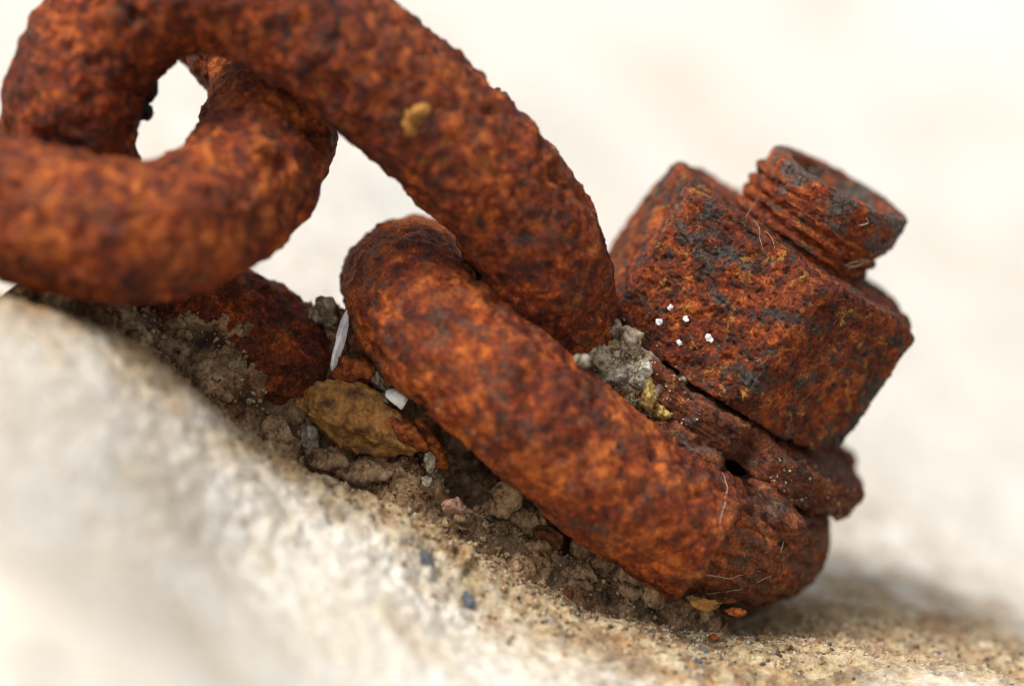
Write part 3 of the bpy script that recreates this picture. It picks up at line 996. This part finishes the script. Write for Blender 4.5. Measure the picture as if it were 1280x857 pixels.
chip('rust_flake', 918, 764, -4.0, 30, 10, 2.0, 10, M_SCAB, 44, 'thin orange-brown flake under the link, right of the small ochre flake', 'flake')
chip('rust_crumb', 892, 797, -4.0, 12, 9, 1.0, 10, M_SCAB, 45, 'tiny red-brown crumb on the sandy rock below the washer', 'crumb', sub=3)

obj('rust_cake', chip_mesh('rust_cake', (22.0, 19.5, 5.8), 46, sub=5, cuts=3, rough=0.3, round_=0.3), M_WASHER,
    loc=wash_c - N_ * 5.2 + V_ * 1.0 + U_ * 1.0, rot=R_AX, label='dark cake of rust filling the gap under the washer, above the link foot', cat='rust cake')
chip('rust_crust', 862, 566, 1.0, 150, 52, 8.0, 33, M_WASHER, 47, 'dark crust of rust wedged between the washer and the slanting link', 'rust crust', sub=5, cuts=5, rough=0.16, round_=0.1)
chip('rust_crust', 965, 640, 4.0, 120, 60, 9.0, 33, M_WASHER, 48, 'dark crust of rust under the right part of the washer, on the link foot', 'rust crust', sub=5, cuts=5, rough=0.16, round_=0.1)
# heap between the arched link and the nut
v, f = ICO[5]
v = v * np.array([7.2, 5.5, 4.6])
n = normals(v, f)
d1, d2, cid = cells(v, 1.5, 44)
v = v + n * (0.8 * fbm(v, 3, 4, 120) + (cid - 0.4) * 1.2 * sstep(0, 0.2, d2 - d1) + 0.35 * fbm(v, 0.7, 3, 122))[:, None]
obj('grit_heap', make_mesh('grit_heap', v, f), M_MORTAR, loc=P(783, 476, 3.4), rot=Matrix.Rotation(math.radians(42), 3, 'Y'),
    label='heap of pale gritty crumbs between the arched link and the nut', kind='stuff')
for px, py, d, w, h, ang, mat, seed, lab in (
        (771, 472, 2.0, 40, 26, 0, M_GREY, 51, 'white crumb, largest of the heap beside the nut'),
        (746, 446, 3.0, 38, 34, 20, M_MORTAR, 52, 'grey crumb under the end of the arched link'),
        (808, 496, 0.5, 26, 32, 10, M_YELLOW, 53, 'yellow crumb between slanting link and washer'),
        (805, 460, 3.0, 22, 20, 30, M_WHITE, 54, 'cream crumb at the lower left corner of the nut'),
        (828, 514, -0.5, 24, 18, 30, M_YELLOW, 55, 'small yellowish crumb lowest in the heap, against the washer'),
        (786, 428, 4.0, 34, 40, -30, M_MORTAR, 56, 'grey-brown crumb leaning on the nut\'s lower left edge'),
        (796, 478, 1.5, 24, 22, 0, M_GREY, 57, 'grey crumb between the white and the yellow crumb'),
        (766, 412, 4.5, 26, 26, 0, M_MORTAR, 58, 'grey crumb highest in the heap, behind the arched link'),
        (854, 474, 2.2, 18, 26, 20, M_MORTAR, 64, 'speckled grey crumb on the lower edge of the nut\'s front face'),
        (727, 452, 1.5, 22, 18, 10, M_GREY, 65, 'pale grey crumb at the left end of the heap')):
    d = min(d, seat(px, py, d))
    chip('grit_crumb', px, py, d, w, h, 3.0, ang, mat, seed, lab, 'crumb', G3, rough=0.2)

# pebbles set in the rock face
for px, py, w, h, ang, seed, lab in (
        (528, 707, 30, 40, 0, 71, 'dark blue-grey pebble set in the blurred rock face, upper of two'),
        (583, 752, 26, 28, 0, 72, 'dark blue-grey pebble set in the blurred rock face, lower of two'),
        (862, 826, 34, 16, 10, 73, 'grey pebble in the sandy rock at the bottom, below the small ochre flake'),
        (884, 816, 24, 12, 25, 74, 'dark chip in the sandy rock beside the grey pebble'),
        (812, 783, 12, 12, 0, 75, 'tiny dark pebble on the sandy rock under the largest tan lump'),
        (40, 845, 60, 40, 0, 76, 'large dark blurred stone at the bottom left corner of the photo')):
    d = on_rock(px, py)
    k = (DIST + d) / DIST / PXMM / 2
    chip('pebble', px, py, d, w, h, max(w * k, 1.2), ang, M_SLATE, seed, lab, 'pebble', 'dark pebbles in the rock', sub=4, cuts=6, rough=0.08, round_=0.08)
d = on_rock(425, 272)
chip('pebble', 425, 272, d, 70, 30, 10, 20, M_MORTAR, 77, 'grey-brown stone far behind the top of the bolted link', 'pebble', 'dark pebbles in the rock')

# bits that belong to the links
chip('blister', 516, 144, -20.15, 46, 44, 3.0, 0, M_GOLD, 81, None, None, parent=lA, porg=orgA, rough=0.15)
chip('scale_lump', 181, 108, -12, 34, 40, 4, 0, M_BLACK, 82, None, None, parent=lA, porg=orgA)
chip('scale_lump', 175, 136, -12, 34, 32, 4, 0, M_BLACK, 83, None, None, parent=lA, porg=orgA)
chip('blister', 318, 186, seat(318, 186, -16) + 0.2, 40, 26, 2.6, -20, M_SCAB, 84, None, None, parent=lB, porg=orgB, rough=0.2)
chip('scale_lump', 622, 112, -8, 8, 8, 1.5, 0, M_BROWN, 85, None, None, parent=lA, porg=orgA, sub=3)


bpy.context.view_layer.update()
for i, (px, py, s, lab) in enumerate((
        (838, 384, 8, 'uppermost of the white specks on the nut\'s front face'),
        (824, 402, 9, 'leftmost of the white specks on the nut\'s front face'),
        (858, 400, 9, 'white speck right of centre in the upper pair on the nut'),
        (849, 428, 8, 'lowest of the white specks on the nut\'s front face'),
        (886, 423, 12, 'rightmost and largest white speck on the nut\'s front face'))):
    b = hit(px, py, ('hex_nut',))
    if b:
        me = chip_mesh('lime_speck', (s / 19, 0.25, s / 19), 130 + i, sub=3, cuts=8, rough=0.35)
        rot = b[1].to_track_quat('Y', 'Z').to_matrix()
        obj('lime_speck', me, M_SHELL, loc=[c / MM for c in b[0]], rot=rot, label=lab, cat='speck', group=G4)


# ------------------------------------------------------------------ dry fibres
def strand(pts, r, seed, seg=60):
    pts = np.array(pts)
    t = np.linspace(0, len(pts) - 1, seg)
    c = np.stack([np.interp(t, np.arange(len(pts)), pts[:, j]) for j in range(3)], 1)
    for _ in range(4):
        c[1:-1] = 0.25 * c[:-2] + 0.5 * c[1:-1] + 0.25 * c[2:]
    c = c + 0.12 * np.stack([noise(c / 1.2, seed), noise(c / 1.2, seed + 1), noise(c / 1.2, seed + 2)], 1)
    tan = np.gradient(c, axis=0)
    tan /= np.linalg.norm(tan, axis=1, keepdims=True)
    a = np.cross(tan, [0.3, 1, 0.2])
    a /= np.linalg.norm(a, axis=1, keepdims=True)
    b = np.cross(tan, a)
    th = np.arange(6) * math.pi / 3
    rr = r * (1 - 0.6 * np.linspace(-1, 1, seg) ** 4)
    v = c[:, None] + rr[:, None, None] * (np.cos(th)[:, None] * a[:, None] + np.sin(th)[:, None] * b[:, None])
    return v.reshape(-1, 3), grid_faces(seg, 6, False, True)


def strands(name, lists, r, names, lift, label, cat, seed):
    V, F, k = [], [], 0
    for j, pp in enumerate(lists):
        pts = []
        for px, py in pp:
            b = hit(px, py, names)
            if b:
                pts.append([c / MM for c in b[0] + b[1] * lift * MM])
        if len(pts) < 2:
            continue
        v, f = strand(pts, r, seed + j * 5)
        V.append(v)
        F.append(f + k)
        k += len(v)
    if V:
        V = np.vstack(V)
        org = V.mean(0)
        return obj(name, make_mesh(name, V - org, np.vstack(F)), M_FIBRE, loc=org, label=label, cat=cat)


ALLM = ('hex_nut', 'round_washer', 'chain_link', 'threaded_shank', 'dished_tip')
strands('dry_fibre', [[(1055, 335), (1068, 330), (1080, 325), (1090, 321)], [(1057, 328), (1066, 329), (1076, 327)], [(1052, 332), (1062, 326), (1078, 322)], [(1060, 336), (1070, 328), (1086, 322)], [(1072, 280), (1084, 277), (1082, 268)]], 0.06,
        ALLM, 0.5, 'pale dry fibre tuft caught on the bolt thread', 'fibre', 3)
b = hit(1080, 320, ALLM)
if b:
    obj('rust_crumb', chip_mesh('rust_crumb', (0.75, 0.6, 0.7), 66, sub=3, rough=0.2), M_OCHRE, loc=[c / MM for c in b[0] + b[1] * 0.5 * MM],
        label='small orange crumb held by the dry fibre on the thread', cat='crumb')
strands('cobweb', [[(940, 270), (947, 285), (950, 300), (955, 316)], [(955, 290), (963, 300), (970, 312)], [(930, 275), (940, 262), (950, 248)]], 0.03, ALLM, 0.35,
        'wisps of cobweb on the top edge of the nut', 'cobweb', 60)
strands('root_hair', [[(903, 592), (908, 610), (905, 635), (897, 655)], [(985, 620), (990, 640), (982, 665), (975, 690)],
                      [(1035, 610), (1048, 630), (1050, 645), (1040, 655)], [(880, 740), (920, 735), (960, 722), (1000, 700)],
                      [(870, 715), (910, 722), (950, 712)], [(960, 762), (985, 745), (1003, 715)]], 0.055, ALLM, 0.25,
        'pale root hairs and dried film on the washer and link foot', 'root hairs', 90)

# ------------------------------------------------------------------ loose grains
rs = np.random.RandomState(77)
g0v, g0f = ico(1)


def grains(name, mat, centers, sizes, label):
    n = len(centers)
    m = len(g0v)
    R = rs.normal(size=(n, 3, 3))
    Q = np.linalg.qr(R)[0]
    sh = rs.uniform(0.55, 1.2, (n, 1, 3))
    loc = g0v[None] * rs.uniform(0.75, 1.25, (n, m, 1)) * sh
    v = np.einsum('nij,nkj->nki', Q, loc) * np.asarray(sizes)[:, None, None] + np.asarray(centers)[:, None]
    f = g0f[None] + (np.arange(n) * m)[:, None, None]
    v = v.reshape(-1, 3)
    org = v.mean(0)
    return obj(name, make_mesh(name, v - org, f.reshape(-1, 3), True), mat, loc=org, label=label, kind='stuff')


def pick(points, weight, n):
    w = np.clip(weight, 0, None)
    return points[rs.choice(len(points), n, p=w / w.sum())]


q2u = q2
wd = (np.abs(edge) > 1.2) * 1.0
wd2 = wd * sstep(-0.35, 0.25, noise(q2 / 6.0, 140))
grains('dirt_grains', M_TAN2, pick(q2u, wd2, 2600), rs.uniform(0.14, 0.50, 2600) ** 1.0, 'brown grains loose on the crevice dirt')
grains('grey_grains', M_MORTAR, pick(q2u, wd * sstep(0, 0.4, noise(q2 / 5.0, 150)), 1500), rs.uniform(0.12, 0.42, 1500), 'grey mortar grains in the crevice')
wr = ((dd < 16) & (VV > -26) & (VV < 40)).astype(float) * np.exp(-(dd / 9) ** 2)
grains('sand_grains', M_SAND, pick(q, wr, 1600), rs.uniform(0.12, 0.36, 1600), 'pale sand grains on the rock crest')
grains('ochre_grains', M_TAN, pick(q, wr, 1800), rs.uniform(0.15, 0.5, 1800), 'ochre sand grains on the rock crest')
grains('dark_grains', M_DARK, pick(q, wr, 700), rs.uniform(0.12, 0.42, 700), 'dark sand grains on the rock crest')

g2v, g2f = ico(2)


def crumbs(name, mat, centers, sizes, label, seed):
    V, F = [], []
    r2 = np.random.RandomState(seed)
    for k, (c, sz) in enumerate(zip(centers, sizes)):
        w = g2v.copy()
        for _ in range(6):
            nn = r2.normal(size=3)
            nn /= np.linalg.norm(nn)
            w -= np.maximum(w @ nn - r2.uniform(0.4, 0.8), 0)[:, None] * nn
        w = w * r2.uniform(0.55, 1.3, 3) * (1 + 0.18 * r2.normal(size=(len(w), 1)))
        Q = np.linalg.qr(r2.normal(size=(3, 3)))[0]
        V.append(w @ Q * sz + c)
        F.append(g2f + k * len(g2v))
    V = np.vstack(V)
    org = V.mean(0)
    return obj(name, make_mesh(name, V - org, np.vstack(F)), mat, loc=org, label=label, kind='stuff')


wc = ((V2 > -16) & (V2 < 9) & (edge > 1.2)).astype(float)
for nm, mt, cnt, sd, lo_, hi_ in (('brown_rubble', M_TAN2, 420, 1, 0.35, 1.05), ('tan_rubble', M_TAN, 340, 2, 0.3, 1.25),
                                  ('rust_rubble', M_BROWN, 240, 3, 0.3, 0.9), ('grey_rubble', M_MORTAR, 110, 4, 0.25, 0.6)):
    crumbs(nm, mt, pick(q2, wc * sstep(-0.3, 0.3, noise(q2 / 4.0, 170 + sd)), cnt), lo_ + (hi_ - lo_) * rs.rand(cnt) ** 2.2,
           'small broken bits strewn over the crevice dirt', 400 + sd)
hv = ICO[5][0] * np.array([7.2, 5.5, 4.6])
hr = np.array(Matrix.Rotation(math.radians(42), 3, 'Y'))
hp = hv[hv[:, 1] < 1.0] @ hr.T + P(783, 476, 3.4)
crumbs('cream_bits', M_CREAM, pick(hp, np.ones(len(hp)), 330), rs.uniform(0.12, 0.5, 330), 'fine cream grit lying loose on the heap', 414)
crumbs('heap_rubble', M_MORTAR, pick(hp, np.ones(len(hp)), 120), rs.uniform(0.25, 0.75, 120), 'pale bits lying loose on the grit heap', 411)
crumbs('tan_bits', M_YELLOW, pick(hp, np.ones(len(hp)), 60), rs.uniform(0.25, 0.7, 60), 'ochre bits lying loose on the grit heap', 413)
crumbs('rust_bits', M_SCAB, pick(hp, np.ones(len(hp)), 40), rs.uniform(0.25, 0.6, 40), 'orange rust bits lying loose on the grit heap', 412)

# grains stuck on the iron near the nut's foot
cs, ss = [], []
for _ in range(190):
    if rs.rand() < 0.6:
        a = rs.rand()
        px, py = 745 + 110 * a + rs.normal() * 14, 425 + 85 * a + rs.normal() * 22
    else:
        px, py = rs.uniform(960, 1070), 0
        py = 585 + (px - 960) * 0.45 + rs.normal() * 26
    b = hit(px, py, ('hex_nut', 'round_washer', 'grit_heap'))
    if b:
        cs.append([c / MM for c in b[0]])
        ss.append(rs.uniform(0.07, 0.22))
grains('pale_grains', M_SAND, np.array(cs), np.array(ss), 'pale grains stuck on the washer and at the nut\'s foot')

# ------------------------------------------------------------------ pitch the whole scene to the photographer's view
for o in TOP:
    o.matrix_basis = TILT @ o.matrix_basis
